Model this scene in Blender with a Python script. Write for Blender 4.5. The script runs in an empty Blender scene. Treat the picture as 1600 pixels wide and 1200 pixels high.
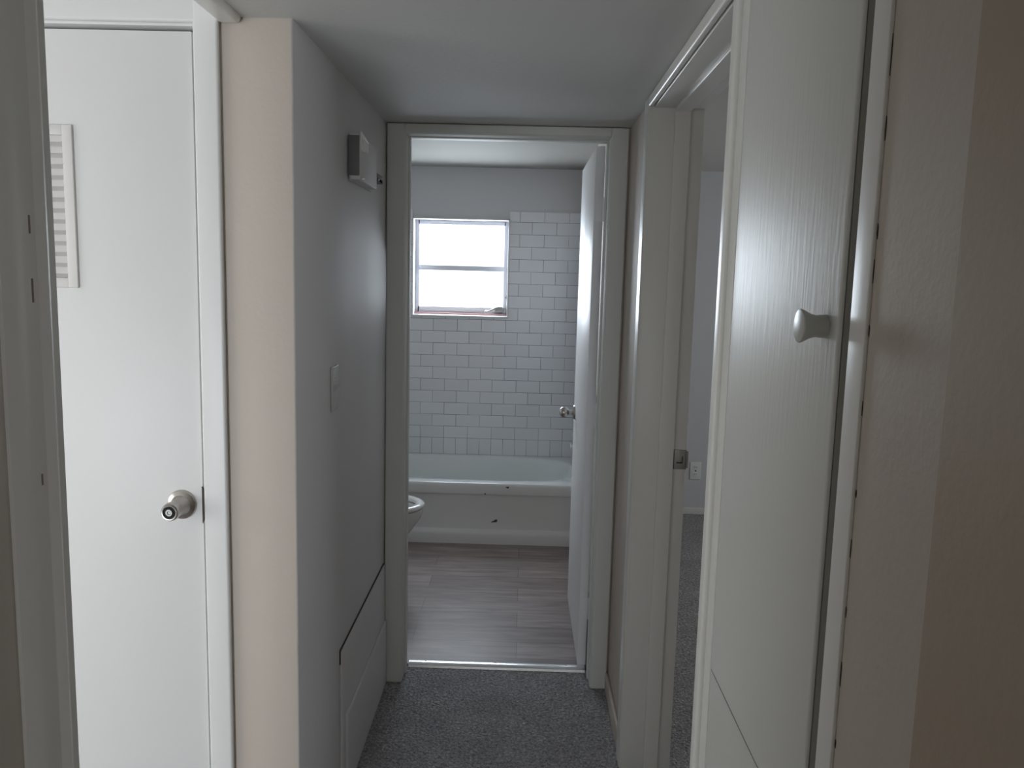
import bpy, bmesh, math, random
from mathutils import Vector, Matrix
random.seed(7)
S = bpy.context.scene
C = S.collection

# ------------------------------------------------------------------ camera
cam = bpy.data.cameras.new('camera'); co = bpy.data.objects.new('camera', cam); C.objects.link(co)
cam.sensor_width = 36.0; cam.lens = 36.0 * 1274.35 / 1600; cam.clip_start = 0.02
RT = Vector((0.9995333, 0.01738732, 0.02511701)); FW = Vector((-0.01395593, 0.99130326, -0.13085522))
FW.normalize(); RT = (RT - FW * RT.dot(FW)).normalized(); UP = RT.cross(FW)
M = Matrix((RT, UP, -FW)).transposed().to_4x4(); M.translation = Vector((0, 0, 1.546))
co.matrix_world = M
S.camera = co

# ------------------------------------------------------------------ sky, daylight, exposure
w = bpy.data.worlds.new('overcast_sky'); S.world = w; w.use_nodes = True
w.node_tree.nodes['Background'].inputs[0].default_value = (0.86, 0.93, 1.0, 1)
w.node_tree.nodes['Background'].inputs[1].default_value = 2.2
S.view_settings.view_transform = 'Standard'; S.view_settings.look = 'None'
S.view_settings.gamma = 1; S.view_settings.use_curve_mapping = False
S.view_settings.exposure = 0.0

def daylight(name, loc, direction, sx, sy, power, col):
    d = bpy.data.lights.new(name, 'AREA'); d.shape = 'RECTANGLE'; d.size = sx; d.size_y = sy
    d.energy = power; d.color = col
    o = bpy.data.objects.new(name, d); C.objects.link(o); o.location = loc
    o.rotation_euler = Vector(direction).to_track_quat('-Z', 'Z').to_euler()
    return o
daylight('daylight_bathroom', (-0.427, 5.475, 1.603), (0, -1, 0), 0.58, 0.56, 27.0, (0.84, 0.90, 1.0))
daylight('added_daylight_bedroom', (3.12, 3.6, 1.45), (-1, 0, -0.15), 1.3, 1.1, 8.5, (0.90, 0.95, 1.0))  # unseen window light, added to give the bedroom plausible daylight
daylight('added_daylight_side_room', (-1.75, -2.32, 0.68), (0.0, 1, -0.25), 1.7, 0.42, 50.0, (0.87, 0.93, 1.0))  # added source behind the viewer, out of view, lighting the closet door
daylight('added_daylight_side_room_left', (-3.32, 0.35, 1.25), (1, 0.1, -0.05), 1.5, 1.2, 15.0, (1.0, 0.975, 0.93))  # added out-of-view source so light reaches the right hall wall
daylight('added_fill_living_room', (-0.05, -2.32, 1.35), (0, 1, -0.05), 0.8, 1.3, 3.6, (1.0, 0.98, 0.93))  # invented fill from behind the viewer, its window is never seen

# ------------------------------------------------------------------ dimensions (metres)
XL, XR = -0.503, 0.351          # hall wall faces
YB = 2.942                      # face of the bathroom wall
ZH = 2.068                      # dropped hall ceiling
ZC = 2.235                      # ceiling of the rooms
YE = 5.32                       # exterior wall face
XLo, XRo = -0.655, 0.481        # other faces of the hall walls
YC = 1.779                      # wall with the closet door
YL = 0.856                      # near end of opening in left wall
YR = 0.682                      # corner of the right wall

# ------------------------------------------------------------------ materials
def mat(name): 
    m = bpy.data.materials.new(name); m.use_nodes = True
    return m, m.node_tree.nodes, m.node_tree.links, m.node_tree.nodes['Principled BSDF']
def sock(n, k): return n.inputs[k]
def paint(name, col, rough=0.5, bump=0.05, scale=120, stretch=(1, 1, 1), var=0.03, spec=0.5, dist=0.002, blot=0.0, blot_col=None):
    m, N, L, P = mat(name)
    tc = N.new('ShaderNodeTexCoord'); mp = N.new('ShaderNodeMapping'); mp.inputs['Scale'].default_value = stretch
    L.new(tc.outputs['Object'], mp.inputs[0])
    n = N.new('ShaderNodeTexNoise'); n.inputs['Scale'].default_value = scale; n.inputs['Detail'].default_value = 4
    L.new(mp.outputs[0], n.inputs['Vector'])
    n2 = N.new('ShaderNodeTexNoise'); n2.inputs['Scale'].default_value = 2.3; n2.inputs['Detail'].default_value = 3
    L.new(tc.outputs['Object'], n2.inputs['Vector'])
    r = N.new('ShaderNodeMapRange'); r.inputs['To Min'].default_value = 1 - var; r.inputs['To Max'].default_value = 1 + var
    L.new(n2.outputs[0], r.inputs[0])
    mx = N.new('ShaderNodeVectorMath'); mx.operation = 'SCALE'; mx.inputs[0].default_value = col
    L.new(r.outputs[0], mx.inputs['Scale']); 
    out = mx.outputs[0]
    if blot:
        n3 = N.new('ShaderNodeTexNoise'); n3.inputs['Scale'].default_value = 9; n3.inputs['Detail'].default_value = 5
        L.new(tc.outputs['Object'], n3.inputs['Vector'])
        rr = N.new('ShaderNodeMapRange'); rr.inputs['From Min'].default_value = 0.6; rr.inputs['From Max'].default_value = 0.72; rr.inputs['To Max'].default_value = blot
        L.new(n3.outputs[0], rr.inputs[0])
        mm = N.new('ShaderNodeMix'); mm.data_type = 'RGBA'; L.new(rr.outputs[0], mm.inputs[0]); L.new(out, mm.inputs[6]); mm.inputs[7].default_value = (*blot_col, 1)
        out = mm.outputs[2]
    L.new(out, P.inputs['Base Color'])
    P.inputs['Roughness'].default_value = rough; P.inputs['Specular IOR Level'].default_value = spec
    b = N.new('ShaderNodeBump'); b.inputs['Strength'].default_value = bump; b.inputs['Distance'].default_value = dist
    L.new(n.outputs[0], b.inputs['Height']); L.new(b.outputs[0], P.inputs['Normal'])
    return m
M_WALL = paint('greige_wall_paint', (0.575, 0.51, 0.445), 0.62, 0.25, 90, var=0.04)
M_HALLW = paint('grey_white_hall_paint', (0.70, 0.68, 0.68), 0.55, 0.25, 90, var=0.03)
M_BWALL = paint('cool_grey_wall_paint', (0.64, 0.64, 0.655), 0.6, 0.25, 90, var=0.03)
M_BTRIM = paint('satin_white_frame_paint', (0.70, 0.70, 0.665), 0.6, 0.12, 60, (1, 1, 0.12), 0.03, spec=0.3)
M_CEIL = paint('white_ceiling_paint', (0.62, 0.62, 0.595), 0.8, 0.3, 70)
M_TRIM = paint('glossy_white_trim_paint', (0.79, 0.785, 0.75), 0.36, 0.12, 60, (1, 1, 0.12), 0.03)
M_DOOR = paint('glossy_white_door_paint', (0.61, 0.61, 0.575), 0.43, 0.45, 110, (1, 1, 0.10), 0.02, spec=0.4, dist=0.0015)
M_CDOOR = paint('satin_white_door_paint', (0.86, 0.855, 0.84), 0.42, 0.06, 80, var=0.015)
M_CTRIM = paint('satin_white_casing_paint', (0.85, 0.845, 0.83), 0.38, 0.08, 60, (1, 1, .15), var=0.02)
M_BATHD = paint('white_bath_door_paint', (0.83, 0.83, 0.83), 0.42, 0.1, 80, (1, 1, 0.15), 0.02)
M_PORC = paint('white_enamel', (0.76, 0.79, 0.78), 0.16, 0.02, 20, var=0.02)
M_APRON = paint('white_tub_apron_enamel', (0.80, 0.80, 0.79), 0.30, 0.04, 20, var=0.03)
M_SEAT = paint('white_toilet_seat_plastic', (0.86, 0.86, 0.85), 0.2, 0.01, 20, var=0.01)
M_CHINA = paint('white_vitreous_china', (0.74, 0.74, 0.72), 0.12, 0.01, 20, var=0.01)
M_PLATE = paint('ivory_plastic', (0.60, 0.59, 0.56), 0.35, 0.02, 50)
M_LPLATE = paint('white_plastic', (0.78, 0.78, 0.77), 0.35, 0.02, 50)
M_CHIME = paint('grey_metal_and_side_shade', (0.17, 0.175, 0.17), 0.5, 0.05, 50)
M_VENT = paint('cream_white_vent_paint', (0.80, 0.775, 0.75), 0.45, 0.03, 50)
M_DARK = paint('dark_void', (0.02, 0.02, 0.02), 0.8, 0, 50)
M_CHIP = paint('dark_chip', (0.055, 0.045, 0.04), 0.7, 0, 50)
M_WFRAME = paint('grey_window_frame_paint', (0.62, 0.62, 0.64), 0.45, 0.08, 60)
M_REVEAL = paint('white_reveal_paint', (0.40, 0.40, 0.43), 0.5, 0.1, 60)
M_PINK = paint('dusty_pink_sill_paint', (0.42, 0.25, 0.25), 0.5, 0.1, 60)
M_KNOBW = paint('glossy_white_knob_paint', (0.47, 0.47, 0.43), 0.33, 0.05, 30)

def metal(name, col, rough):
    m, N, L, P = mat(name)
    n = N.new('ShaderNodeTexNoise'); n.inputs['Scale'].default_value = 60
    r = N.new('ShaderNodeMapRange'); r.inputs['To Min'].default_value = rough * 0.7; r.inputs['To Max'].default_value = rough * 1.4
    L.new(n.outputs[0], r.inputs[0]); L.new(r.outputs[0], P.inputs['Roughness'])
    P.inputs['Base Color'].default_value = (*col, 1); P.inputs['Metallic'].default_value = 1
    return m
M_NICKEL = metal('satin_nickel', (0.52, 0.49, 0.46), 0.28)
M_BRASS = metal('tarnished_steel', (0.30, 0.29, 0.28), 0.4)
M_ALU = metal('brushed_aluminium', (0.85, 0.85, 0.88), 0.22)
M_STRIKE = metal('paint_smeared_steel', (0.42, 0.42, 0.40), 0.45)

def carpet_mat():
    m, N, L, P = mat('grey_cut_pile_carpet')
    tc = N.new('ShaderNodeTexCoord')
    n = N.new('ShaderNodeTexNoise'); n.inputs['Scale'].default_value = 105; n.inputs['Detail'].default_value = 4; n.inputs['Roughness'].default_value = 0.75; n.inputs['Distortion'].default_value = 0.8
    v = N.new('ShaderNodeTexVoronoi'); v.inputs['Scale'].default_value = 95
    n2 = N.new('ShaderNodeTexNoise'); n2.inputs['Scale'].default_value = 7; n2.inputs['Detail'].default_value = 4
    for q in (n, v, n2): L.new(tc.outputs['Object'], q.inputs['Vector'])
    cr = N.new('ShaderNodeValToRGB'); e = cr.color_ramp.elements
    e[0].position = 0.30; e[0].color = (0.17, 0.163, 0.167, 1); e[1].position = 0.72; e[1].color = (0.85, 0.83, 0.84, 1)
    x = cr.color_ramp.elements.new(0.5); x.color = (0.46, 0.445, 0.45, 1)
    L.new(n.outputs[0], cr.inputs[0])
    r = N.new('ShaderNodeMapRange'); r.inputs['From Min'].default_value = .3; r.inputs['From Max'].default_value = .7; r.inputs['To Min'].default_value = 0.9; r.inputs['To Max'].default_value = 1.1
    L.new(n2.outputs[0], r.inputs[0])
    sc = N.new('ShaderNodeVectorMath'); sc.operation = 'SCALE'; L.new(cr.outputs[0], sc.inputs[0]); L.new(r.outputs[0], sc.inputs['Scale'])
    L.new(sc.outputs[0], P.inputs['Base Color']); P.inputs['Roughness'].default_value = 1; P.inputs['Specular IOR Level'].default_value = 0.05
    ad = N.new('ShaderNodeMath'); L.new(n.outputs[0], ad.inputs[0]); L.new(v.outputs['Distance'], ad.inputs[1])
    b = N.new('ShaderNodeBump'); b.inputs['Strength'].default_value = 1; b.inputs['Distance'].default_value = 0.012
    L.new(ad.outputs[0], b.inputs['Height']); L.new(b.outputs[0], P.inputs['Normal'])
    return m
M_CARPET = carpet_mat()

def plank_mat():
    m, N, L, P = mat('grey_oak_vinyl_plank')
    tc = N.new('ShaderNodeTexCoord')
    br = N.new('ShaderNodeTexBrick'); br.inputs['Scale'].default_value = 1; br.inputs['Brick Width'].default_value = 1.2; br.inputs['Row Height'].default_value = 0.15
    br.inputs['Mortar Size'].default_value = 0.001; br.offset = 0.37
    br.inputs['Color1'].default_value = (0.215, 0.175, 0.165, 1); br.inputs['Color2'].default_value = (0.345, 0.285, 0.27, 1); br.inputs['Mortar'].default_value = (0.06, 0.05, 0.05, 1)
    L.new(tc.outputs['Object'], br.inputs['Vector'])
    mp = N.new('ShaderNodeMapping'); mp.inputs['Scale'].default_value = (1.2, 9, 1); L.new(tc.outputs['Object'], mp.inputs[0])
    n = N.new('ShaderNodeTexNoise'); n.inputs['Scale'].default_value = 3.5; n.inputs['Detail'].default_value = 7; n.inputs['Distortion'].default_value = 0.6
    L.new(mp.outputs[0], n.inputs['Vector'])
    r = N.new('ShaderNodeMapRange'); r.inputs['From Min'].default_value = .25; r.inputs['From Max'].default_value = .75; r.inputs['To Min'].default_value = 0.6; r.inputs['To Max'].default_value = 1.35
    L.new(n.outputs[0], r.inputs[0])
    sc = N.new('ShaderNodeVectorMath'); sc.operation = 'SCALE'; L.new(br.outputs[0], sc.inputs[0]); L.new(r.outputs[0], sc.inputs['Scale'])
    L.new(sc.outputs[0], P.inputs['Base Color']); P.inputs['Roughness'].default_value = 0.42
    b = N.new('ShaderNodeBump'); b.inputs['Strength'].default_value = 0.12; b.inputs['Distance'].default_value = 0.002
    L.new(n.outputs[0], b.inputs['Height']); L.new(b.outputs[0], P.inputs['Normal'])
    return m
M_PLANK = plank_mat()

def tile_mat(name, width, height, x0, z0, offset, axis='X'):
    m, N, L, P = mat(name)
    tc = N.new('ShaderNodeTexCoord'); sp = N.new('ShaderNodeSeparateXYZ'); L.new(tc.outputs['Object'], sp.inputs[0])
    ax = N.new('ShaderNodeMath'); ax.operation = 'SUBTRACT'; L.new(sp.outputs[axis], ax.inputs[0]); ax.inputs[1].default_value = x0 - 40 * width
    az = N.new('ShaderNodeMath'); az.operation = 'SUBTRACT'; L.new(sp.outputs['Z'], az.inputs[0]); az.inputs[1].default_value = z0
    cb = N.new('ShaderNodeCombineXYZ'); L.new(ax.outputs[0], cb.inputs[0]); L.new(az.outputs[0], cb.inputs[1])
    br = N.new('ShaderNodeTexBrick'); br.inputs['Scale'].default_value = 1; br.inputs['Brick Width'].default_value = width; br.inputs['Row Height'].default_value = height
    br.inputs['Mortar Size'].default_value = 0.0014; br.inputs['Mortar Smooth'].default_value = 0.3; br.offset = offset; br.inputs['Bias'].default_value = 0
    br.inputs['Color1'].default_value = (0.74, 0.75, 0.775, 1); br.inputs['Color2'].default_value = (0.79, 0.80, 0.825, 1)
    L.new(cb.outputs[0], br.inputs['Vector'])
    n = N.new('ShaderNodeTexNoise'); n.inputs['Scale'].default_value = 5.5; n.inputs['Detail'].default_value = 2; L.new(tc.outputs['Object'], n.inputs['Vector'])
    cr = N.new('ShaderNodeValToRGB'); e = cr.color_ramp.elements
    e[0].position = 0.40; e[0].color = (0.10, 0.10, 0.115, 1); e[1].position = 0.66; e[1].color = (0.42, 0.42, 0.43, 1)
    L.new(n.outputs[0], cr.inputs[0]); L.new(cr.outputs[0], br.inputs['Mortar'])
    L.new(br.outputs[0], P.inputs['Base Color']); P.inputs['Roughness'].default_value = 0.22
    b = N.new('ShaderNodeBump'); b.invert = True; b.inputs['Strength'].default_value = 0.6; b.inputs['Distance'].default_value = 0.0015
    L.new(br.outputs['Fac'], b.inputs['Height']); L.new(b.outputs[0], P.inputs['Normal'])
    return m
M_TILE = tile_mat('white_subway_tile', 0.157, 0.0787, -0.598, 0.474 , 0.5)
M_SOLD = tile_mat('white_soldier_tile', 0.0785, 0.109, -0.598, 0.365, 0.0)
M_TILES = tile_mat('white_subway_tile_side', 0.157, 0.0787, 5.32, 0.474, 0.5, 'Y')

def glass_mat():
    m = bpy.data.materials.new('window_glass'); m.use_nodes = True; N = m.node_tree.nodes; L = m.node_tree.links; N.clear()
    o = N.new('ShaderNodeOutputMaterial'); mx = N.new('ShaderNodeMixShader'); t = N.new('ShaderNodeBsdfTransparent'); g = N.new('ShaderNodeBsdfGlossy')
    g.inputs['Roughness'].default_value = 0.05; t.inputs[0].default_value = (0.95, 0.97, 0.97, 1); mx.inputs[0].default_value = 0.06
    L.new(t.outputs[0], mx.inputs[1]); L.new(g.outputs[0], mx.inputs[2]); L.new(mx.outputs[0], o.inputs[0])
    return m
M_GLASS = glass_mat()

# ------------------------------------------------------------------ mesh helpers
def bm_new(): return bmesh.new()
def box(bm, a, b, bev=0.0, seg=2, mi=0):
    x0, x1 = sorted((a[0], b[0])); y0, y1 = sorted((a[1], b[1])); z0, z1 = sorted((a[2], b[2]))
    t = bmesh.new(); bmesh.ops.create_cube(t, size=1)
    for v in t.verts:
        v.co = Vector(((x0 + x1) / 2 + v.co.x * (x1 - x0), (y0 + y1) / 2 + v.co.y * (y1 - y0), (z0 + z1) / 2 + v.co.z * (z1 - z0)))
    if bev > 0:
        bev = min(bev, 0.49 * min(x1 - x0, y1 - y0, z1 - z0))
        bmesh.ops.bevel(t, geom=t.edges[:], offset=bev, segments=seg, profile=0.5, affect='EDGES')
    for f in t.faces: f.material_index = mi
    merge(bm, t)
def merge(bm, t):
    me = bpy.data.meshes.new('tmp'); t.to_mesh(me); t.free(); bm.from_mesh(me); bpy.data.meshes.remove(me)
def prism(bm, prof, ax, a, b, mi=0):
    """prof: closed list of 2D points; ax 'x','y','z' = extrusion axis; a,b = range.  2D -> the two other axes in order"""
    def P(u, v, t): return {'x': (t, u, v), 'y': (u, t, v), 'z': (u, v, t)}[ax]
    A = [bm.verts.new(P(u, v, a)) for u, v in prof]; B = [bm.verts.new(P(u, v, b)) for u, v in prof]
    n = len(prof); fs = [bm.faces.new(A), bm.faces.new(B[::-1])]
    for i in range(n): fs.append(bm.faces.new((A[i], B[i], B[(i + 1) % n], A[(i + 1) % n])))
    for f in fs: f.material_index = mi
def lathe(bm, prof, org, axis, seg=40, mi=0, squash=None):
    """prof: (r, t) along axis from org"""
    axis = Vector(axis).normalized(); u = axis.orthogonal().normalized(); v = axis.cross(u); org = Vector(org)
    rings = []
    for r, t in prof:
        if r < 1e-6: rings.append([bm.verts.new(org + axis * t)])
        else: rings.append([bm.verts.new(org + axis * t + (u * math.cos(2 * math.pi * k / seg) + v * math.sin(2 * math.pi * k / seg)) * r) for k in range(seg)])
    for A, B in zip(rings, rings[1:]):
        for k in range(seg):
            k2 = (k + 1) % seg
            if len(A) == 1 and len(B) == 1: continue
            if len(A) == 1: f = bm.faces.new((A[0], B[k], B[k2]))
            elif len(B) == 1: f = bm.faces.new((A[k], B[0], A[k2]))
            else: f = bm.faces.new((A[k], B[k], B[k2], A[k2]))
            f.material_index = mi
def loft(bm, rings, cap0=True, cap1=True, mi=0):
    R = [[bm.verts.new(p) for p in r] for r in rings]; n = len(R[0]); fs = []
    for A, B in zip(R, R[1:]):
        for k in range(n): fs.append(bm.faces.new((A[k], A[(k + 1) % n], B[(k + 1) % n], B[k])))
    if cap0: fs.append(bm.faces.new(R[0][::-1]))
    if cap1: fs.append(bm.faces.new(R[-1]))
    for f in fs: f.material_index = mi
def tube(bm, pts, r, seg=12, mi=0):
    pts = [Vector(p) for p in pts]; rings = []
    for i, p in enumerate(pts):
        d = (pts[min(i + 1, len(pts) - 1)] - pts[max(i - 1, 0)]).normalized()
        u = d.cross(Vector((0, 0.3, 1))).normalized(); v = d.cross(u)
        rr = r[i] if isinstance(r, (list, tuple)) else r
        rings.append([p + (u * math.cos(2 * math.pi * k / seg) + v * math.sin(2 * math.pi * k / seg)) * rr for k in range(seg)])
    loft(bm, rings, mi=mi)
def obj(name, bm, mats, parent=None, smooth=None, kind=None, label=None, cat=None, group=None):
    bmesh.ops.recalc_face_normals(bm, faces=bm.faces[:])
    me = bpy.data.meshes.new(name); bm.to_mesh(me); bm.free()
    for m in (mats if isinstance(mats, (list, tuple)) else [mats]): me.materials.append(m)
    o = bpy.data.objects.new(name, me); C.objects.link(o)
    if smooth is not None:
        for p in me.polygons: p.use_smooth = True
        try: me.set_sharp_from_angle(angle=math.radians(smooth))
        except Exception: pass
    if parent:
        o.parent = parent
        if parent.type == 'EMPTY': o.matrix_parent_inverse = parent.matrix_basis.inverted()
    if kind: o['kind'] = kind
    if label: o['label'] = label
    if cat: o['category'] = cat
    if group: o['group'] = group
    return o
def empty(name, loc, label, cat, kind=None):
    o = bpy.data.objects.new(name, None); C.objects.link(o); o.location = loc; o['label'] = label; o['category'] = cat
    o.empty_display_size = 0.1
    if kind: o['kind'] = kind
    return o
def boxes(bl, bev=0.0, seg=2):
    bm = bm_new()
    for a, b in bl: box(bm, a, b, bev, seg)
    return bm
def struct(name, bm, m, label, cat, smooth=40): return obj(name, bm, m, smooth=smooth, kind='structure', label=label, cat=cat)

# ------------------------------------------------------------------ room shell
# floors
bm = boxes([((-3.2, -2.2, -0.1), (3.0, 3.075, 0.0)), ((XRo + 0.0, 3.075, -0.1), (3.0, YE + .02, 0.0))])
struct('floor', bm, M_CARPET, 'grey cut-pile carpet covering the hallway and the bedroom', 'carpet floor')
bm = boxes([((-1.25, 3.075, -0.1), (0.40, YE + 0.02, 0.003))])
struct('floor_bathroom', bm, M_PLANK, 'grey-brown wood-look plank floor of the bathroom', 'plank floor')
# ceilings
bm = boxes([((-3.35, -2.35, ZC), (3.15, YE + 0.25, ZC + 0.12))])
struct('ceiling', bm, M_CEIL, 'white ceiling of the rooms around the hall', 'ceiling')
M_BCEIL = paint('dimmed_ceiling_paint', (0.31, 0.305, 0.28), 0.8, 0.3, 70)  # ceiling paint darkened to offset strong window light on it
struct('ceiling_bathroom', boxes([((-1.19, YB + 0.13, ZC - 0.008), (XR, YE, ZC))]), M_BCEIL, 'ceiling of the bathroom, paint darkened to temper the window light', 'ceiling')
bm = boxes([((XLo, -2.2, ZH), (XRo, YR, ZC)), ((XLo, YR, ZH), (XR + 0.02, YB + 0.01, ZC))])
struct('ceiling_hall', bm, M_CEIL, 'low grey-white dropped ceiling over the hallway', 'ceiling')
# left hall wall beyond the side opening, bathroom side
bm = bm_new()
box(bm, (XLo, YC, 0), (XL, YB + 0.02, ZC), 0.004, 3)
struct('wall_left', bm, [M_WALL, M_HALLW], 'hallway wall on the left between closet door and bathroom, beige end and grey side', 'wall')
for f in bpy.data.objects['wall_left'].data.polygons:
    if f.normal.x > 0.5: f.material_index = 1
bm = boxes([((XLo, -2.2, 0), (XL, YL - 0.013, ZC))], 0.003)
struct('wall_left_near', bm, M_WALL, 'dark shaded wall at the left edge, nearest the viewer', 'wall')
# wall with closet door, in the side room
cx0, cx1, ctop = -1.475, -0.712, 2.047       # closet rough opening
bm = boxes([((-3.2, YC, 0), (cx0 - 0.012, YC + 0.12, ZC)), ((cx0 - 0.012, YC, ctop + 0.012), (cx1 + 0.012, YC + 0.12, ZC)), ((cx1 + 0.012, YC, 0), (XLo + .001, YC + 0.12, ZC))])
struct('wall_closet', bm, M_WALL, 'greige wall around the white closet door on the left', 'wall')
# right hall wall
bx0, bx1 = 1.452, 2.435     # rough opening of the bedroom door
lx0, lx1 = 0.8795, 1.362     # rough opening of the linen closet
bm = bm_new()
box(bm, (XR, 0.575, 0), (XRo, 0.8795, ZC)); box(bm, (XR + 0.018, 0.87, 0), (XRo, 0.905, ZC))
struct('wall_right_near', bm, M_WALL, 'narrow beige wall strip at the right, beside the linen closet', 'wall')
bm = boxes([((XR, lx0 - .001, 2.045), (XRo, lx1, ZC)), ((XR, lx1, 0), (XRo, bx0, ZC)), ((XR, bx0, 2.045), (XRo, bx1, ZC)), ((XR, bx1, 0), (XRo, YE + 0.02, ZC))])
struct('wall_right', bm, M_WALL, 'greige hallway wall on the right, around the bedroom doorway', 'wall')
M_WALL_DIM = paint('shade_browned_wall_paint', (0.40, 0.32, 0.235), 0.7, 0.25, 90, var=0.04)  # wall paint browned, its dim warm shade put into the colour
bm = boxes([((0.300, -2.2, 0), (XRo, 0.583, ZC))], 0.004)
struct('wall_right_edge', bm, M_WALL_DIM, 'wall end at the right edge, nearest the viewer, its dim shade painted brown', 'wall')
bm = boxes([((XRo - .001, lx1 + 0.03, 0), (3.0, lx1 + 0.09, ZC)), ((XRo - .001, -2.2, 0), (XRo + .02, lx1 + 0.03, ZC))])
struct('wall_bedroom_near', bm, M_WALL, 'wall between linen closet and bedroom', 'wall')
# bathroom wall with door opening
ox0, ox1, otop = -0.442, 0.290, 2.042
bm = boxes([((XL - 0.72, YB, 0), (ox0, YB + 0.13, ZC)), ((ox1, YB, 0), (XR + 0.02, YB + 0.13, ZC)), ((ox0, YB, otop), (ox1, YB + 0.13, ZC))])
struct('wall_bathroom_door', bm, M_WALL, 'end wall of the hall around the bathroom doorway', 'wall')
# exterior wall with bathroom window opening
wx0, wx1, wz0, wz1 = -0.735, -0.117, 1.284, 1.902
ye2 = YE + 0.20
bm = boxes([((-3.35, YE, 0), (wx0, ye2, ZC)), ((wx1, YE, 0), (3.15, ye2, ZC)), ((wx0, YE, 0), (wx1, ye2, wz0)), ((wx0, YE, wz1), (wx1, ye2, ZC))])
struct('wall_back', bm, M_BWALL, 'grey exterior wall above the tiles and behind the bedroom', 'wall')
bm = boxes([((-1.35, YB + .13, 0), (-1.19, YE, ZC))])
struct('wall_bathroom_left', bm, M_CTRIM, 'left wall of the bathroom', 'wall')
# outer walls of the side room, living room, bedroom (openings added for unseen windows)
bm = boxes([((-3.35, -2.35, 0), (-3.2, -0.45, ZC)), ((-3.35, 1.15, 0), (-3.2, YE, ZC)), ((-3.35, -0.45, 0), (-3.2, 1.15, 0.6)), ((-3.35, -0.45, 1.9), (-3.2, 1.15, ZC))])
struct('wall_outer_left', bm, M_WALL, 'outer wall of the side room', 'wall')
def wall_y(y0, y1, xa, xb, win):
    bl = []; cur = xa
    for (a, b, z0, z1) in win:
        bl += [((cur, y0, 0), (a, y1, ZC)), ((a, y0, 0), (b, y1, z0)), ((a, y0, z1), (b, y1, ZC))]; cur = b
    bl.append(((cur, y0, 0), (xb, y1, ZC))); return boxes(bl)
bm = wall_y(-2.35, -2.2, -3.2, 3.15, [(-2.65, -0.85, 0.45, 1.9), (-0.45, 0.35, 0.65, 2.0)])
struct('wall_outer_near', bm, M_WALL, 'outer wall behind the viewer with two added windows', 'wall')
bm = boxes([((3.0, -2.2, 0), (3.15, 2.9, ZC)), ((3.0, 4.3, 0), (3.15, YE, ZC)), ((3.0, 2.9, 0), (3.15, 4.3, .85)), ((3.0, 2.9, 2.0), (3.15, 4.3, ZC))])
struct('wall_outer_right', bm, M_WALL, 'outer wall of the bedroom with an added window', 'wall')

# tiles round the tub
TY = YE - 0.008
zt = 1.955
bm = boxes([((-1.19, TY, 0.474), (0.33, YE, wz0 - .002)), ((wx1 + 0.002, TY, wz0 - .002), (0.33, YE, zt)), ((-1.19, TY, wz0 - .002), (wx0 - 0.002, YE, zt))], 0.0)
struct('wall_tile_back', bm, M_TILE, 'white subway tiles in running bond round the bathroom window', 'tiled wall')
bm = boxes([((-1.19, TY, 0.36), (0.33, YE, 0.474))])
struct('wall_tile_soldier_row', bm, M_SOLD, 'row of upright white tiles just above the bathtub', 'tiled wall')
bm = boxes([((0.33, 4.50, 0.0), (XR, YE, zt))])
struct('wall_tile_right', bm, M_TILES, 'tiled right wall at the end of the bathtub', 'tiled wall')

# ------------------------------------------------------------------ baseboards
def board(name, a, b, label, m=M_TRIM):
    bm = bm_new(); box(bm, a, b, 0.004, 3); struct(name, bm, m, label, 'baseboard')
board('baseboard_left', (XL, YC + 0.42, 0), (XL + 0.012, YB - 0.016, 0.055), 'painted baseboard below the access panel in the hall', M_HALLW)
board('baseboard_right', (XR - 0.012, bx1 + 0.075, 0), (XR, YB - 0.016, 0.07), 'painted baseboard between bedroom and bathroom doorways', M_WALL)
board('baseboard_bedroom', (XRo + 0.001, YE - 0.014, 0), (2.99, YE - 0.001, 0.045), 'white baseboard along the far bedroom wall')
board('baseboard_right_near', (XR - 0.010, 0.585, 0), (XR, 0.82, 0.075), 'painted baseboard under the near beige wall strip')

# ------------------------------------------------------------------ casing profiles
def leg_profile(flat_axis_pts): return flat_axis_pts
def cas_z(bm, x0, x1, yface, t, z0, z1, sign=-1):
    """vertical casing on a wall facing -Y: rounded board between x0,x1 standing out by t from yface"""
    box(bm, (x0, yface, z0), (x1, yface + sign * t, z1), min(0.006, t * 0.45), 4)

# --- bathroom doorway
tr = empty('trim_1', (0, YB, 0), 'white painted frame and casing of the bathroom doorway', 'door frame', 'structure')
bm = bm_new()
cas_z(bm, XL + 0.003, ox0 + 0.006, YB, 0.017, 0, ZH - 0.002)
cas_z(bm, ox1 - 0.006, XR - 0.006, YB, 0.017, 0, ZH - 0.002)
box(bm, (ox0 + 0.004, YB, otop - 0.006), (ox1 - 0.004, YB - 0.0165, ZH - 0.002), 0.006, 4)
obj('casing', bm, M_BTRIM, tr, 40)
bm = bm_new()
box(bm, (ox0, YB - 0.005, 0), (ox0 + 0.008, YB + 0.135, otop), 0.001)
box(bm, (ox1 - 0.008, YB - 0.005, 0), (ox1, YB + 0.135, otop), 0.001)
box(bm, (ox0, YB - 0.005, otop - 0.008), (ox1, YB + 0.135, otop), 0.001)
obj('jamb', bm, M_BTRIM, tr, 40)
bm = bm_new()
sy0, sy1 = YB + 0.060, YB + 0.095
box(bm, (ox0 + 0.007, sy0, 0), (-0.428, sy1, otop - 0.01), 0.003, 3)
box(bm, (0.2765, sy0, 0), (ox1 - 0.007, sy1, otop - 0.01), 0.003, 3)
box(bm, (ox0 + 0.007, sy0, 2.030), (ox1 - 0.007, sy1, otop - 0.007), 0.003, 3)
obj('door_stop', bm, M_BTRIM, tr, 40)

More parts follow.
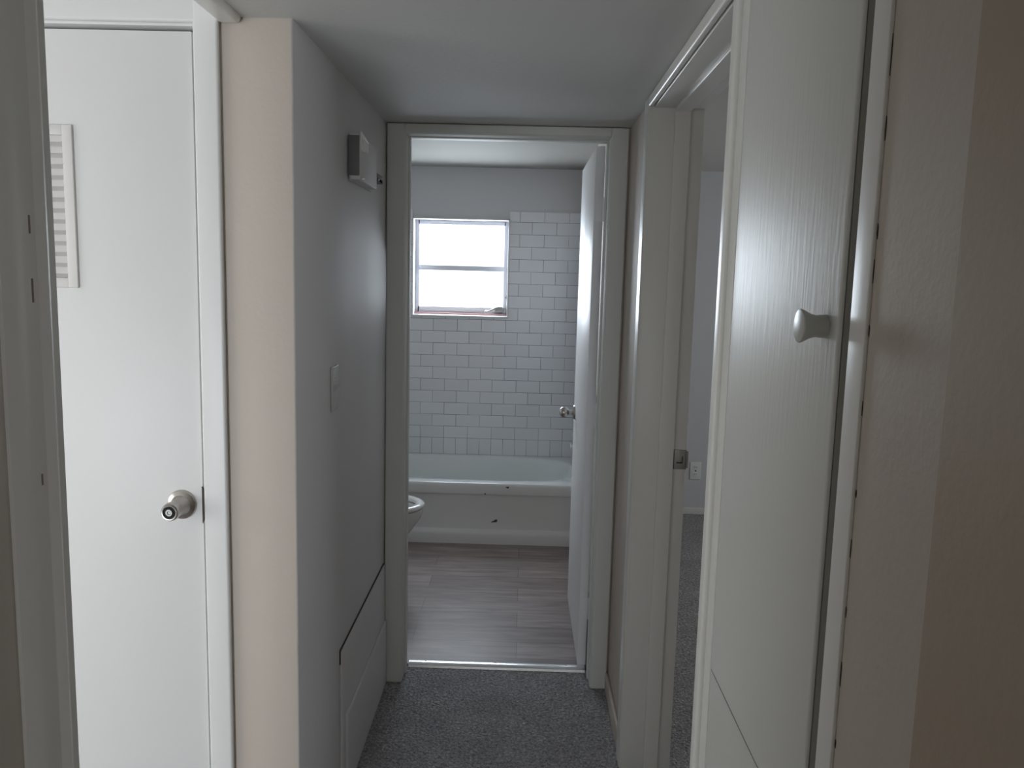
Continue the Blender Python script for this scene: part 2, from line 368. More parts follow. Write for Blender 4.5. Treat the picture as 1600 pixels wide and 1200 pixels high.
# --- threshold strip
bm = bm_new()
prof = [(3.052, 0.0), (3.056, 0.008), (3.066, 0.013), (3.072, 0.0145), (3.090, 0.0145), (3.098, 0.011), (3.104, 0.0035), (3.104, 0.0)]
prism(bm, prof, 'x', ox0 + 0.016, ox1 - 0.016)
th = obj('threshold_strip', bm, M_ALU, smooth=25, label='shiny aluminium strip across the bathroom doorway where carpet meets planks', cat='threshold')
for x in (-0.36, -0.08, 0.2):
    bm = bm_new(); lathe(bm, [(0.0, 0.0018), (0.002, 0.0016), (0.0042, 0)], (x, 3.081, 0.0143), (0, 0, 1), 16)
    obj('screw_head', bm, M_BRASS, th, 40)

# --- bathroom door, opened inwards against the right
def slab(a, b, bev=0.002): 
    bm = bm_new(); box(bm, a, b, bev, 2); return bm
d2 = bpy.data.objects.new('door_2', None); C.objects.link(d2); d2.location = (0.2785, YB + 0.150, 0)
d2.rotation_euler = (0, 0, math.radians(0.25)); d2['kind'] = 'structure'; d2['label'] = 'white bathroom door standing open into the bathroom'; d2['category'] = 'door'
bpy.context.view_layer.update()
def child(name, bm, m, par, smooth=40, label=None):
    o = obj(name, bm, m, None, smooth, label=label); o.parent = par; return o
child('door_panel', slab((-0.034, 0.0, 0.012), (0.0, 0.70, 2.029)), M_BATHD, d2)
def knob_set(par, y, z, xface, sx, parts=('rosette', 'knob')):
    bm = bm_new(); lathe(bm, [(0, 0), (0.032, 0), (0.033, 0.003), (0.030, 0.008), (0.016, 0.012), (0.0125, 0.013)], (xface, y, z), (sx, 0, 0), 36)
    r = child('rosette', bm, M_NICKEL, par, 35)
    bm = bm_new()
    pr = [(0.0115, 0.010), (0.0110, 0.026), (0.0125, 0.029)] + [(0.0255 * math.sin(math.pi * (0.14 + 0.86 * k / 14)), 0.0500 - 0.0235 * math.cos(math.pi * (0.14 + 0.86 * k / 14))) for k in range(15)][:-1] + [(0, 0.0735)]
    lathe(bm, pr, (xface, y, z), (sx, 0, 0), 36)
    child('door_knob', bm, M_NICKEL, par, 35)
knob_set(d2, 0.635, 0.93, -0.034, -1)
bm = bm_new(); lathe(bm, [(0, 0), (0.032, 0), (0.033, 0.003), (0.030, 0.008), (0.014, 0.012), (0.0115, 0.018), (0.014, 0.021), (0.024, 0.028), (0.026, 0.038), (0.022, 0.046), (0, 0.049)], (0.0, 0.635, 0.93), (1, 0, 0), 32)
child('outer_knob', bm, M_NICKEL, d2, 35)
bm = slab((-0.026, 0.6995, 0.90), (-0.008, 0.7012, 0.96), 0.0003); child('latch_plate', bm, M_BRASS, d2)
for hz in (0.25, 1.02, 1.80):
    bm = bm_new(); lathe(bm, [(0, -0.044), (0.005, -0.043), (0.005, 0.043), (0, 0.044)], (0.005, -0.006, hz), (0, 0, 1), 14)
    box(bm, (-0.028, -0.0012, hz - 0.042), (0.0, 0.0003, hz + 0.042), 0.0003)
    child('hinge', bm, M_BATHD if hz != 1.02 else M_BATHD, d2)
bm = slab((0.0035, -0.006, 1.07), (0.0065, 0.02, 1.10), 0.001); child('hinge_notch', bm, M_CHIP, d2, label='dark notch in the hinge gap')

# ------------------------------------------------------------------ bathroom window
win = empty('window_1', (-0.426, YE + 0.1, wz0), 'small white-out bathroom window with crank handle above the tub', 'window', 'structure')
fy = YE + 0.085
bm = bm_new()       # reveal liners
box(bm, (wx0 - 0.0, YE - 0.012, wz0), (wx0 + 0.004, YE + 0.15, wz1)); box(bm, (wx1 - 0.004, YE - 0.012, wz0), (wx1, YE + 0.15, wz1))
box(bm, (wx0, YE - 0.012, wz1 - 0.004), (wx1, YE + 0.15, wz1))
obj('window_reveal', bm, M_REVEAL, win, 40)
bm = bm_new()       # narrow white bead round the opening
e = 0.010
box(bm, (wx0 - e * .5, YE - 0.014, wz0), (wx0 + e * .5, YE + 0.0, wz1 + e * .5), 0.002, 2)
box(bm, (wx1 - e * .5, YE - 0.014, wz0), (wx1 + e * .5, YE + 0.0, wz1 + e * .5), 0.002, 2)
box(bm, (wx0 - e * .5, YE - 0.014, wz1 - e * .3), (wx1 + e * .5, YE + 0.0, wz1 + e * .5), 0.002, 2)
obj('edge_bead', bm, M_LPLATE, win, 40, label='thin white bead round the opening')
bm = bm_new(); box(bm, (wx0 - 0.008, YE - 0.022, wz0 - 0.010), (wx1 + 0.008, fy, wz0 + 0.002), 0.003, 3)
obj('window_sill', bm, M_LPLATE, win, 40, label='white sill with bright front edge')
bm = bm_new(); box(bm, (wx0 + 0.004, fy - 0.03, wz0 + 0.002), (wx1 - 0.004, fy + 0.02, wz0 + 0.014), 0.002, 2)
obj('sill_strip', bm, M_PINK, win, 40, label='dusty pink strip showing under the window frame')
gx0, gx1, gz0, gz1 = -0.703, -0.151, 1.338, 1.868
bm = bm_new()
box(bm, (wx0 + 0.004, fy, wz0 + 0.002), (gx0 - 0.001, fy + 0.05, wz1 - 0.004), 0.001)
box(bm, (gx1 + 0.001, fy, wz0 + 0.002), (wx1 - 0.004, fy + 0.05, wz1 - 0.004), 0.002)
box(bm, (gx0 - 0.011, fy, gz1 + 0.001), (gx1 + 0.011, fy + 0.05, wz1 - 0.004), 0.002)
box(bm, (gx0 - 0.011, fy, wz0 + 0.002), (gx1 + 0.011, fy + 0.05, gz0 - 0.001), 0.001)
box(bm, (gx0 - 0.005, fy - 0.003, 1.5735), (gx1 + 0.005, fy + 0.048, 1.6065), 0.001)
obj('window_frame', bm, M_WFRAME, win, 40)
for nm, z0, z1 in (('sash', 1.606, gz1), ('sash', gz0, 1.574)):
    bm = bm_new(); yA, yB = fy + 0.012, fy + 0.040
    box(bm, (gx0 - 0.012, yA, z0 - 0.016), (gx0, yB, z1 + 0.012), 0.002); box(bm, (gx1, yA, z0 - 0.016), (gx1 + 0.012, yB, z1 + 0.012), 0.002)
    box(bm, (gx0 - 0.001, yA, z0 - 0.015), (gx1 + 0.001, yB, z0), 0.002); box(bm, (gx0 - 0.001, yA, z1), (gx1 + 0.001, yB, z1 + 0.015), 0.002)
    s = obj(nm, bm, M_WFRAME, win, 40)
    bm = bm_new(); box(bm, (gx0 - 0.002, fy + 0.024, z0 - 0.002), (gx1 + 0.002, fy + 0.028, z1 + 0.002))
    obj('pane', bm, M_GLASS, s)
bm = bm_new()
box(bm, (-0.205, fy - 0.022, 1.305), (-0.150, fy + 0.002, 1.345), 0.005, 3)
box(bm, (-0.160, fy - 0.014, 1.290), (-0.125, fy + 0.002, 1.335), 0.003, 3)
tube(bm, [(-0.172, fy - 0.026, 1.344), (-0.20, fy - 0.036, 1.334), (-0.232, fy - 0.044, 1.318), (-0.255, fy - 0.046, 1.312)], [0.006, 0.006, 0.0055, 0.005])
lathe(bm, [(0, -0.012), (0.008, -0.010), (0.009, 0), (0.008, 0.010), (0, 0.012)], (-0.258, fy - 0.048, 1.312), (0, 1, 0.2), 18)
obj('crank_handle', bm, M_BRASS, win, 40)
bm = bm_new(); box(bm, (wx1 - 0.012, fy - 0.008, 1.395), (wx1 - 0.004, fy, 1.42), 0.002); lathe(bm, [(0, 0), (0.004, 0), (0.003, 0.008), (0, 0.009)], (wx1 - 0.012, fy - 0.004, 1.405), (-1, 0, 0), 12)
obj('latch', bm, M_BRASS, win, 40)

# ------------------------------------------------------------------ bathtub
def build_tub():
    x0, x1, y0, y1, zr = -1.19, 0.33, 4.560, YE - 0.008, 0.365
    t = empty('bathtub', ((x0 + x1) / 2, (y0 + y1) / 2, 0.003), 'white enamelled alcove bathtub below the tiled wall', 'bathtub')
    n = 96
    def ell(cx, cy, rx, ry, z, p):
        out = []
        for k in range(n):
            a = 2 * math.pi * k / n; c, s = math.cos(a), math.sin(a)
            out.append((cx + rx * math.copysign(abs(c) ** (2 / p), c), cy + ry * math.copysign(abs(s) ** (2 / p), s), z))
        return out
    def rect(x0, x1, y0, y1, z):
        cx, cy, rx, ry = (x0 + x1) / 2, (y0 + y1) / 2, (x1 - x0) / 2, (y1 - y0) / 2; out = []
        for k in range(n):
            a = 2 * math.pi * k / n; c, s = math.cos(a), math.sin(a); q = max(abs(c) , abs(s))
            out.append((cx + rx * c / q, cy + ry * s / q, z))
        return out
    cx, cy = -0.425, 4.955
    rings = [rect(x0, x1, y0 + 0.006, y1, zr - 0.003), rect(x0, x1, y0 + 0.012, y1, zr),
             ell(cx, cy, 0.745, 0.318, zr, 4.2), ell(cx, cy, 0.733, 0.308, zr - 0.006, 4.0), ell(cx, cy, 0.722, 0.296, zr - 0.03, 3.8),
             ell(cx - 0.01, cy, 0.69, 0.272, zr - 0.15, 3.4), ell(cx - 0.02, cy, 0.655, 0.245, zr - 0.26, 3.2), ell(cx - 0.02, cy, 0.61, 0.20, zr - 0.305, 3.0), ell(cx - 0.02, cy, 0.4, 0.12, zr - 0.318, 2.6)]
    bm = bm_new(); loft(bm, rings, cap0=False, cap1=True)
    basin = obj('basin', bm, M_PORC, t, 50)
    prof = [(y0 + 0.006, zr - 0.003), (y0 + 0.001, zr - 0.010), (y0, zr - 0.018), (y0, 0.306), (y0 + 0.002, 0.300), (y0 + 0.016, 0.294), (y0 + 0.020, 0.285), (y0 + 0.022, 0.10), (y0 + 0.020, 0.088), (y0 + 0.006, 0.072), (y0 + 0.003, 0.060), (y0 + 0.004, 0.003), (y0 + 0.05, 0.003), (y0 + 0.05, zr - 0.02)]
    bm = bm_new(); prism(bm, prof, 'x', x0, x1)
    ap = obj('apron', bm, M_APRON, t, 30, label='flat front apron under the rolled rim')
    def chip(nm, x, yy, z, sx, sz, ang):
        bm = bm_new(); pts = []
        for k in range(14):
            a = 2 * math.pi * k / 14; r = 1 + 0.3 * math.sin(3 * a + x * 9); u, v = sx * r * math.cos(a), sz * r * math.sin(a)
            pts.append((x + u * math.cos(ang) - v * math.sin(ang), z + u * math.sin(ang) + v * math.cos(ang)))
        prism(bm, pts, 'y', yy - 0.0012, yy + 0.001); obj(nm, bm, M_CHIP, ap, label='dark chip in the enamel')
    chip('enamel_chip', -0.144, y0 + 0.022, 0.137, 0.018, 0.007, 0.35)
    chip('enamel_chip', -0.203, y0 + 0.001, 0.303, 0.005, 0.004, 0)
    chip('enamel_chip', -0.075, y0 + 0.0005, 0.345, 0.010, 0.005, 0)
    bm = bm_new(); lathe(bm, [(0, 0.002), (0.018, 0.002), (0.022, 0)], (0.12, cy, zr - 0.316), (0, 0, 1), 24); obj('drain', bm, M_NICKEL, t, 40)
    return t
build_tub()
# soap ledge on the tiled right wall
bm = bm_new(); box(bm, (0.298, 4.91, 0.500), (0.330, 5.03, 0.524), 0.008, 4); box(bm, (0.318, 4.90, 0.49), (0.330, 5.04, 0.57), 0.005, 3)
obj('soap_dish', bm, M_CHINA, smooth=40, label='small white ceramic soap ledge on the tiled wall beside the open door', cat='soap dish')

# ------------------------------------------------------------------ toilet
def build_toilet():
    cy, x_back, x_tip = 3.93, -1.19, -0.475
    t = empty('toilet', (-0.80, cy, 0.003), 'white toilet peeking out behind the left side of the bathroom doorway', 'toilet')
    n = 56
    def egg(xc, rb, rf, ry, z):
        out = []
        for k in range(n):
            a = 2 * math.pi * k / n; c, s = math.cos(a), math.sin(a)
            out.append((xc + (rf if c > 0 else rb) * c, cy + ry * s, z))
        return out
    bm = bm_new()
    rings = [egg(-0.83, .20, .165, .115, 0.003), egg(-0.83, .205, .170, .118, 0.012), egg(-0.83, .19, .155, .105, 0.05), egg(-0.82, .175, .150, .100, 0.12), egg(-0.80, .17, .175, .115, 0.19),
             egg(-0.77, .19, .225, .148, 0.27), egg(-0.745, .21, .250, .170, 0.34), egg(-0.74, .215, .258, .178, 0.375), egg(-0.74, .215, .260, .180, 0.392), egg(-0.74, .205, .250, .170, 0.398),
             egg(-0.74, .175, .222, .142, 0.396), egg(-0.74, .165, .21, .132, 0.36), egg(-0.75, .11, .14, .085, 0.28), egg(-0.77, .05, .06, .045, 0.22)]
    loft(bm, rings); obj('bowl', bm, M_CHINA, t, 60)
    bm = bm_new()
    rings = [egg(-0.74, .178, .222, .142, 0.402), egg(-0.74, .215, .262, .182, 0.402), egg(-0.74, .219, .266, .186, 0.409), egg(-0.74, .214, .261, .181, 0.418), egg(-0.74, .197, .242, .163, 0.422), egg(-0.74, .181, .225, .145, 0.417), egg(-0.74, .177, .221, .141, 0.409), egg(-0.74, .178, .222, .142, 0.402)]
    loft(bm, rings, False, False); bmesh.ops.remove_doubles(bm, verts=bm.verts[:], dist=1e-5); obj('seat', bm, M_SEAT, t, 60, label='bright white open seat ring')
    bm = bm_new(); box(bm, (-1.185, cy - 0.20, 0.40), (-1.00, cy + 0.20, 0.745), 0.02, 4); obj('tank', bm, M_CHINA, t, 50)
    bm = bm_new(); box(bm, (-1.186, cy - 0.21, 0.745), (-0.99, cy + 0.21, 0.78), 0.012, 4); obj('tank_lid', bm, M_CHINA, t, 50)
    bm = bm_new(); box(bm, (-1.12, cy - 0.12, 0.12), (-0.90, cy + 0.12, 0.402), 0.03, 4); obj('rear_pedestal', bm, M_CHINA, t, 50)
    bm = bm_new()
    def tl(x, r): return [(x, cy + r * math.cos(2 * math.pi * k / n) * .98, 0.62 + r * 1.15 * math.sin(2 * math.pi * k / n)) for k in range(n)]
    loft(bm, [tl(-0.985, .17), tl(-0.980, .183), tl(-0.968, .183), tl(-0.962, .17)]); obj('lid', bm, M_SEAT, t, 50)
    bm = bm_new(); lathe(bm, [(0, 0), (0.014, 0), (0.014, 0.012), (0, 0.014)], (-1.0, cy - 0.15, 0.69), (1, 0, 0), 20); box(bm, (-0.992, cy - 0.16, 0.683), (-0.984, cy - 0.07, 0.697), 0.003); obj('flush_lever', bm, M_NICKEL, t, 40)
build_toilet()

# ------------------------------------------------------------------ closet door on the left (faces the viewer)
tr = empty('trim_2', (-1.1, YC, 0), 'bright white casing round the closet door on the left', 'door frame', 'structure')
bm = bm_new()
cas_z(bm, cx1 + 0.004, XLo - 0.000, YC, 0.016, 0, ctop + 0.060)
cas_z(bm, cx0 - 0.06, cx0 - 0.004, YC, 0.016, 0, ctop + 0.060)
box(bm, (cx0 - 0.06, YC, ctop + 0.005), (XLo - 0.0, YC - 0.0155, ctop + 0.064), 0.006, 4)
obj('casing', bm, M_CTRIM, tr, 40)
bm = bm_new()
box(bm, (cx1 + 0.0005, YC - 0.004, 0), (cx1 + 0.012, YC + 0.12, ctop + 0.01), 0.001); box(bm, (cx0 - 0.012, YC - 0.004, 0), (cx0 - .0005, YC + 0.12, ctop + 0.01), 0.001)
box(bm, (cx0 - 0.012, YC - 0.004, ctop), (cx1 + 0.012, YC + 0.12, ctop + 0.012), 0.001)
obj('jamb', bm, M_CTRIM, tr, 40)
bm = bm_new(); box(bm, (cx0, YC + 0.045, 0), (cx1, YC + 0.06, ctop)); obj('closet_interior', bm, M_DARK, tr)
d1 = empty('door_1', (cx0, YC, 0), 'bright white flush closet door with louvred vent and nickel knob', 'door', 'structure')
bm = slab((cx0 + 0.003, YC - 0.001, 0.012), (cx1 - 0.0035, YC + 0.034, 2.0375), 0.0015)
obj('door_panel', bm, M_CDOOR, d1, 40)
# vent
vx1, vx0, vz0, vz1 = -0.9745, -1.206, 1.497, 1.842
v = bm_new(); yv = YC - 0.001; q = 0.022
box(v, (vx0, yv - 0.007, vz0), (vx0 + q, yv, vz1), 0.002); box(v, (vx1 - q, yv - 0.007, vz0), (vx1, yv, vz1), 0.002)
box(v, (vx0 + q - .001, yv - 0.007, vz0), (vx1 - q + .001, yv, vz0 + q), 0.002); box(v, (vx0 + q - .001, yv - 0.007, vz1 - q), (vx1 - q + .001, yv, vz1), 0.002)
vent = obj('louvred_vent', v, M_VENT, d1, 40, label='cream louvred vent with horizontal slats')
bm = bm_new(); box(bm, (vx0 + q, yv - 0.0010, vz0 + q), (vx1 - q, yv - 0.0004, vz1 - q)); obj('vent_backing', bm, paint('vent_shadow_grey', (0.50, 0.48, 0.46), 0.6, 0.02, 50), vent)
ns = 13; pz = (vz1 - vz0 - 2 * q) / ns
for k in range(ns):
    z = vz0 + q + k * pz; bm = bm_new()
    prism(bm, [(yv - 0.0015, z + pz * 0.98), (yv - 0.0075, z + pz * 0.42), (yv - 0.0080, z + pz * 0.36), (yv - 0.0066, z + pz * 0.36), (yv - 0.0008, z + pz * 0.90)], 'x', vx0 + q - .001, vx1 - q + .001)
    obj('slat', bm, M_VENT, vent)
# knob
kx, kz = -0.7630, 1.017
bm = bm_new(); lathe(bm, [(0, 0), (0.0325, 0), (0.0335, 0.0025), (0.032, 0.006), (0.022, 0.0115), (0.0165, 0.013)], (kx, YC - 0.001, kz), (0, -1, 0), 48)
obj('rosette', bm, M_NICKEL, d1, 35)
bm = bm_new(); lathe(bm, [(0.0235, 0.009), (0.0205, 0.018), (0.0190, 0.030), (0.0188, 0.042), (0.0198, 0.052), (0.0203, 0.060), (0.0192, 0.0665), (0.0165, 0.0695), (0.0145, 0.0692), (0.0138, 0.0655), (0, 0.0655)], (kx, YC - 0.001, kz), (0, -1, 0), 48)
kn = obj('door_knob', bm, M_NICKEL, d1, 30)
bm = bm_new(); lathe(bm, [(0.0080, 0.0655), (0.0080, 0.0695), (0.0070, 0.0703), (0.0040, 0.0703), (0.0030, 0.0685), (0, 0.0685)], (kx, YC - 0.001, kz), (0, -1, 0), 32)
bk = obj('privacy_button', bm, M_STRIKE, kn, 30)
bm = bm_new(); lathe(bm, [(0.0136, 0.0657), (0.0080, 0.0657), (0.0080, 0.0662), (0.0136, 0.0662)], (kx, YC - 0.001, kz), (0, -1, 0), 32); obj('button_recess', bm, M_DARK, kn)
# dark gap chip beside the knob
bm = bm_new()
prism(bm, [(cx1 - 0.004, 0.975), (cx1 + 0.0025, 0.99), (cx1 + 0.0045, 1.02), (cx1 + 0.002, 1.05), (cx1 - 0.004, 1.06)], 'y', YC - 0.0050, YC - 0.0008)
obj('strike_notch', bm, M_CHIP, tr, label='dark gouge at the latch side of the closet door')

# ------------------------------------------------------------------ soffit edge trim above the side opening
bm = bm_new()
box(bm, (XLo - 0.002, YL, ZH - 0.014), (-0.608, YC - 0.001, ZH + 0.02), 0.010, 5)
struct('trim_3', bm, M_TRIM, 'rounded grey trim along the ceiling edge above the side opening', 'trim')
# near left casing (end of the near wall), with hinge scars
bm = bm_new()
XF = XL
prof = [(XF, 0.773), (XF + 0.004, 0.773), (XF + 0.010, 0.783), (XF + 0.012, 0.798), (XF + 0.011, 0.820), (XF + 0.0145, 0.824), (XF + 0.0165, 0.830), (XF + 0.0145, 0.836), (XF + 0.011, 0.839), (XF + 0.011, YL - 0.003), (XF + 0.008, YL), (XLo, YL), (XLo, YL - 0.0135), (XF, YL - 0.0135)]
prism(bm, prof, 'z', 0, ZH)
t4 = struct('trim_4', bm, M_TRIM, 'shaded casing with a raised bead at the left edge, nearest the viewer', 'trim', 30)
M_PCHIP = paint('brown_wood_chip', (0.27, 0.22, 0.18), 0.7, 0.1, 50)
for z, h in ((1.585, .009), (1.52, .012), (1.327, .006)):
    bm = bm_new(); box(bm, (XF + 0.0108, 0.808, z - h), (XF + 0.0121, 0.811, z + h), 0.0005); obj('paint_chip', bm, M_PCHIP, t4, label='small dark paint chip')

# ------------------------------------------------------------------ bedroom doorway in the right wall
tr = empty('trim_5', (XR, 2.0, 0), 'glossy white frame of the bedroom doorway in the right wall', 'door frame', 'structure')
bm = bm_new(); T = 0.016
box(bm, (XR - T, 2.420, 0), (XR, 2.495, ZH - 0.002), 0.007, 5)
box(bm, (XR - T, 1.418, 0), (XR, 1.452, ZH - 0.002), 0.007, 5); box(bm, (XR - 0.006, 1.376, 0), (XR, 1.425, ZH - 0.002), 0.002, 2)
box(bm, (XR - T + .0005, 1.45, 2.036), (XR, 2.422, ZH - 0.002), 0.006, 4)
obj('casing', bm, M_TRIM, tr, 40)
bm = bm_new()
box(bm, (XRo, 2.426, 0), (XRo + 0.015, 2.48, 2.10), 0.004, 4); box(bm, (XRo, 1.40, 0), (XRo + 0.015, 1.455, 2.10), 0.004, 4); box(bm, (XRo, 1.40, 2.040), (XRo + 0.0145, 2.48, 2.10), 0.004, 4)
obj('bedroom_casing', bm, M_TRIM, tr, 40)
bm = bm_new(); J = 0.018
box(bm, (XR - 0.008, 2.420, 0), (XRo + 0.0155, bx1, 2.045), 0.0015, 2)
box(bm, (XR - 0.004, bx0, 0), (XRo + 0.0155, 1.462, 2.045), 0.002, 3)
box(bm, (XR + 0.002, 1.46, 2.034), (XRo + 0.0155, 2.421, 2.046), 0.002, 3)
obj('jamb', bm, M_TRIM, tr, 40)
bm = bm_new()
box(bm, (0.412, 2.411, 0), (0.458, 2.421, 2.035), 0.003, 3); box(bm, (0.412, 1.461, 0), (0.458, 1.471, 2.035), 0.003, 3); box(bm, (0.412, 1.47, 2.024), (0.458, 2.412, 2.035), 0.003, 3)
obj('door_stop', bm, M_TRIM, tr, 40)
bm = bm_new()
box(bm, (0.4605, 2.4180, 0.981), (0.4975, 2.4202, 1.041), 0.0006)
box(bm, (0.4945, 2.4180, 0.985), (0.503, 2.4205, 1.037), 0.0008)
sp_ = obj('strike_plate', bm, M_STRIKE, tr, 40, label='paint-smeared metal strike plate')
bm = bm_new(); box(bm, (0.468, 2.4172, 0.999), (0.486, 2.4181, 1.003)); box(bm, (0.484, 2.4172, 1.001), (0.4865, 2.4181, 1.020)); box(bm, (0.4575, 2.4172, 0.981), (0.4605, 2.4205, 1.041)); obj('strike_hole', bm, M_CHIP, sp_)

# ------------------------------------------------------------------ linen closet doors in the right wall
bm = bm_new()
box(bm, (XR - 0.004, 0.838, 0), (XR + .001, 0.880, ZH - 0.001), 0.002, 4)
struct('trim_6', bm, M_TRIM, 'narrow white trim with cracked paint beside the beige wall strip at right', 'trim')
t6 = bpy.data.objects['trim_6']
for i, (z, h) in enumerate(((1.77, .020), (1.70, .012), (1.60, .008), (1.56, .012), (1.50, .006), (1.33, .004), (1.27, .010), (1.20, .006), (1.05, .005), (0.985, .012), (1.85, .008), (0.90, .012), (1.42, 0.008), (1.13, .014))):
    bm = bm_new(); yy = 0.8375 - (i % 3) * 0.001; hw = 0.0005 + 0.0005 * ((i * 7) % 3)
    prism(bm, [(yy, z - h), (yy + hw, z - h * .3), (yy + hw * .6, z + h), (yy - hw * .4, z + h * .4)], 'x', XR - 0.0010, XR - 0.0002)
    obj('paint_crack', bm, M_CHIP, t6, label='dark crack where trim meets wall')
def lin_door(nm, z0, z1, label):
    d = empty(nm, (XR, lx1, z0), label, 'closet door', 'structure')
    bm = bm_new(); y0, y1 = 0.905, 1.3745; xf = XR - 0.006
    q = 0.0048; pr = []
    for k in range(7):
        a = math.pi / 2 * k / 6; pr.append((xf + q - q * math.cos(a), y1 - q + q * math.sin(a)))
    pr += [(XR - 0.001, y1), (XR - 0.001, y0)]
    for k in range(7):
        a = math.pi / 2 * k / 6; pr.append((xf + q - q * math.sin(a), y0 + q - q * math.cos(a)))
    prism(bm, pr, 'z', z0, z1)
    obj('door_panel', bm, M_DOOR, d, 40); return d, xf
d3, xf = lin_door('door_3', 0.869, 2.058, 'tall glossy white linen closet door with round wooden knob')
d4, _ = lin_door('door_4', 0.10, 0.8655, 'lower glossy white linen closet door below the seam')
bm = bm_new(); lathe(bm, [(0, 0), (0.0135, 0), (0.0132, 0.006), (0.0125, 0.012), (0.0145, 0.019), (0.0185, 0.0265), (0.0195, 0.029), (0.0190, 0.0305), (0.0175, 0.031), (0, 0.0315)], (xf, 0.943, 1.498), (-1, 0, 0), 48)
obj('knob', bm, M_KNOBW, d3, 35, label='flared white-painted wooden knob')
bm = boxes([((XR + 0.001, lx0, 0.86), (XR + 0.004, lx1, 0.875)), ])
obj('seam', bm, M_DARK, d3, label='dark seam between the two closet doors')
M_GAP_SHADE = paint('gap_shade_grey', (0.17, 0.165, 0.14), 0.7, 0.2, 60)
bm = boxes([((XR - 0.0005, 0.8785, 0.0), (XR + 0.012, 0.9048, 2.06))])  # flush strip whose dark colour stands in for shade in the gap
obj('gap_shade', bm, M_GAP_SHADE, d3, label='strip painted dark as shade in the gap beside the closet door')

# ------------------------------------------------------------------ light switch, outlet, chime box, access panel
sw = empty('light_switch', (XL, 2.134, 1.24), 'white toggle light switch on the left hallway wall', 'light switch')
bm = bm_new(); box(bm, (XL, 2.098, 1.180), (XL + 0.006, 2.170, 1.300), 0.003, 3); obj('plate', bm, M_PLATE, sw, 40)
bm = bm_new(); prism(bm, [(XL + 0.004, 1.234), (XL + 0.004, 1.247), (XL + 0.017, 1.251), (XL + 0.018, 1.246), (XL + 0.010, 1.236)], 'y', 2.129, 2.139)
obj('toggle', bm, M_PLATE, sw, 40)
for z in (1.21, 1.27):
    bm = bm_new(); lathe(bm, [(0, 0.0015), (0.0025, 0.001), (0.003, 0)], (XL + 0.006, 2.134, z), (1, 0, 0), 14); obj('screw', bm, M_PLATE, sw, 40)
ou = empty('wall_outlet', (1.160, YE, 0.294), 'white electrical outlet low on the far bedroom wall', 'outlet')
ox, oz = 1.158, 0.296
bm = bm_new(); box(bm, (ox - 0.037, YE - 0.006, oz - 0.060), (ox + 0.037, YE, oz + 0.060), 0.003, 3); obj('plate', bm, M_LPLATE, ou, 40)
for dz in (-0.024, 0.024):
    bm = bm_new(); box(bm, (ox - 0.016, YE - 0.008, oz + dz - 0.014), (ox + 0.016, YE - 0.005, oz + dz + 0.014), 0.005, 3); s = obj('socket', bm, M_LPLATE, ou, 40)
    bm = bm_new()
    for dx in (-0.006, 0.006): box(bm, (ox + dx - 0.0012, YE - 0.0085, oz + dz - 0.003), (ox + dx + 0.0012, YE - 0.0078, oz + dz + 0.007))
    obj('slots', bm, M_CHIP, s)
bm = bm_new(); lathe(bm, [(0, 0.004), (0.004, 0.003), (0.005, 0)], (ox, YE - 0.006, oz), (0, -1, 0), 14); obj('screw', bm, M_CHIP, ou, 40)

ch = empty('doorbell_chime', (XL, 2.5, 1.85), 'small boxy doorbell chime with dark side, high on the left hallway wall', 'door chime')
bm = bm_new(); box(bm, (XL, 2.33, 1.800), (XL + 0.006, 2.64, 1.93), 0.002); obj('back_plate', bm, M_HALLW, ch, 40)
bm = bm_new(); box(bm, (XL + 0.006, 2.304, 1.800), (XL + 0.036, 2.560, 1.925), 0.004, 3); cv = obj('cover', bm, M_HALLW, ch, 40)
bm = bm_new(); box(bm, (XL + 0.004, 2.3015, 1.812), (XL + 0.034, 2.305, 1.920), 0.001); obj('side_shade', bm, M_CHIME, ch, 40, label='thin panel painted dark as shade on the near side')  # dark plate added so the near side of the chime looks shaded
bm = bm_new()
prism(bm, [(2.312, 1.880), (2.412, 1.888), (2.418, 1.915), (2.312, 1.932)][::1], 'x', XL + 0.035, XL + 0.0385)
lv = obj('grille', bm, M_SEAT, ch, 40, label='pale ribbed grille')
for k in range(6):
    y = 2.322 + k * 0.016; bm = bm_new(); box(bm, (XL + 0.038, y, 1.886), (XL + 0.040, y + 0.006, 1.914), 0.0008); obj('rib', bm, M_SEAT, lv)
bm = bm_new(); box(bm, (XL + 0.003, 2.62, 1.835), (XL + 0.022, 2.74, 1.847), 0.002); box(bm, (XL + 0.018, 2.62, 1.835), (XL + 0.022, 2.74, 1.86), 0.001); obj('bracket', bm, M_CHIME, ch, 40)
for y, z in ((2.335, 1.806), (2.66, 1.84)):
    bm = bm_new(); lathe(bm, [(0, 0.006), (0.003, 0.005), (0.004, 0)], (XL + (0.036 if y < 2.5 else 0.02), y, z), (1, 0, 0), 14); obj('screw', bm, M_ALU, ch, 40)

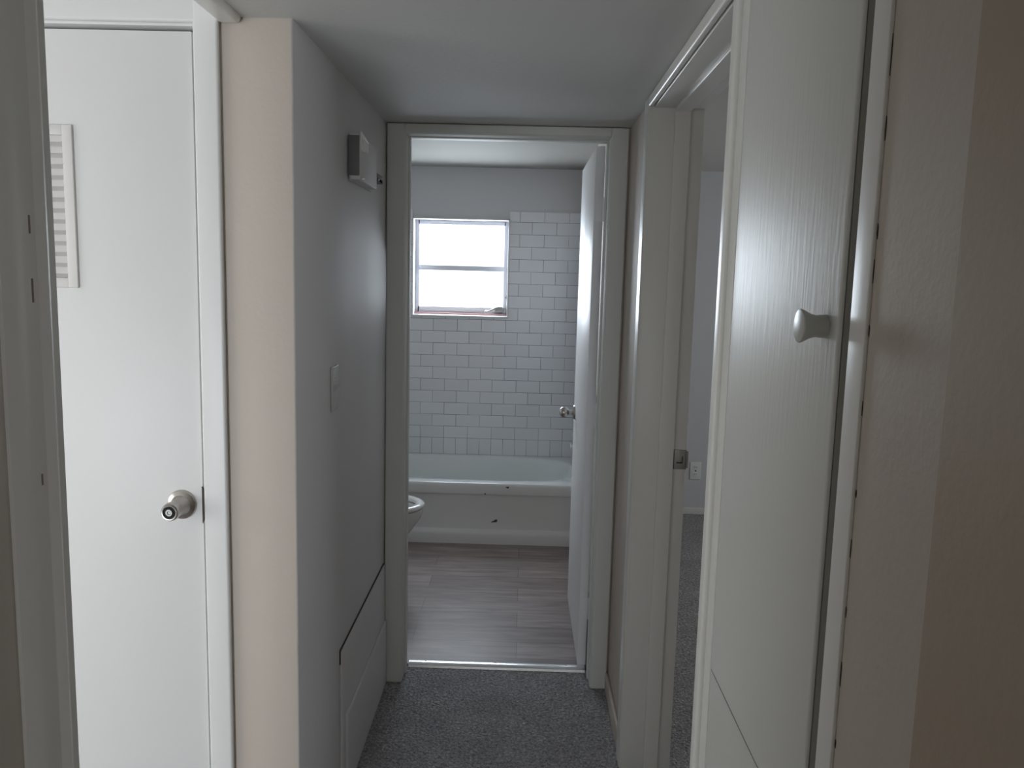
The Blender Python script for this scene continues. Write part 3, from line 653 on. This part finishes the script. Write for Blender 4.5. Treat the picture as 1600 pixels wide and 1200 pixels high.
pn = empty('access_panel', (XL, 2.55, 0.25), 'painted-over access panel low on the left hallway wall', 'access panel')
bm = bm_new(); box(bm, (XL, 2.196, 0.057), (XL + 0.008, 2.905, 0.475), 0.003, 3); obj('panel', bm, M_HALLW, pn, 40)
bm = bm_new(); box(bm, (XL + 0.006, 2.235, 0.06), (XL + 0.016, 2.895, 0.262), 0.007, 4); obj('lower_panel', bm, M_HALLW, pn, 40, label='raised lower part of the panel')
bm = bm_new(); box(bm, (XL, 2.193, 0.4745), (XL + 0.0045, 2.905, 0.4778)); box(bm, (XL, 2.1925, 0.435), (XL + 0.004, 2.1955, 0.4775)); obj('gap', bm, M_CHIP, pn, label='dark open seam above the panel')

# simple frames of unseen windows, added to carry the daylight (behind the viewer and in the bedroom)
def winframe(nm, bl, label):
    struct(nm, boxes(bl, 0.004), M_CTRIM, label, 'window')
winframe('added_window_2', [((-2.65, -2.3, 0.45), (-2.60, -2.25, 1.9)), ((-0.90, -2.3, 0.45), (-0.85, -2.25, 1.9)), ((-2.65, -2.3, 0.45), (-0.85, -2.25, 0.5)), ((-2.65, -2.3, 1.85), (-0.85, -2.25, 1.9)), ((-1.77, -2.3, 0.45), (-1.73, -2.25, 1.9))], 'wide unseen window added to the side room behind the viewer for daylight')
winframe('added_window_3', [((-0.45, -2.3, 0.65), (-0.41, -2.25, 2.0)), ((0.31, -2.3, 0.65), (0.35, -2.25, 2.0)), ((-0.45, -2.3, 0.65), (0.35, -2.25, 0.69)), ((-0.45, -2.3, 1.96), (0.35, -2.25, 2.0))], 'unseen window added behind the viewer for fill light')
winframe('added_window_4', [((3.05, 2.9, 0.85), (3.10, 2.94, 2.0)), ((3.05, 4.26, 0.85), (3.10, 4.3, 2.0)), ((3.05, 2.9, 0.85), (3.10, 4.3, 0.89)), ((3.05, 2.9, 1.96), (3.10, 4.3, 2.0))], 'unseen window added on the outer right wall to light the bedroom')
winframe('added_window_5', [((-3.3, -0.45, 0.6), (-3.25, -0.41, 1.9)), ((-3.3, 1.11, 0.6), (-3.25, 1.15, 1.9)), ((-3.3, -0.45, 0.6), (-3.25, 1.15, 0.64)), ((-3.3, -0.45, 1.86), (-3.25, 1.15, 1.9))], 'unseen window added on the outer left wall to light the hall')
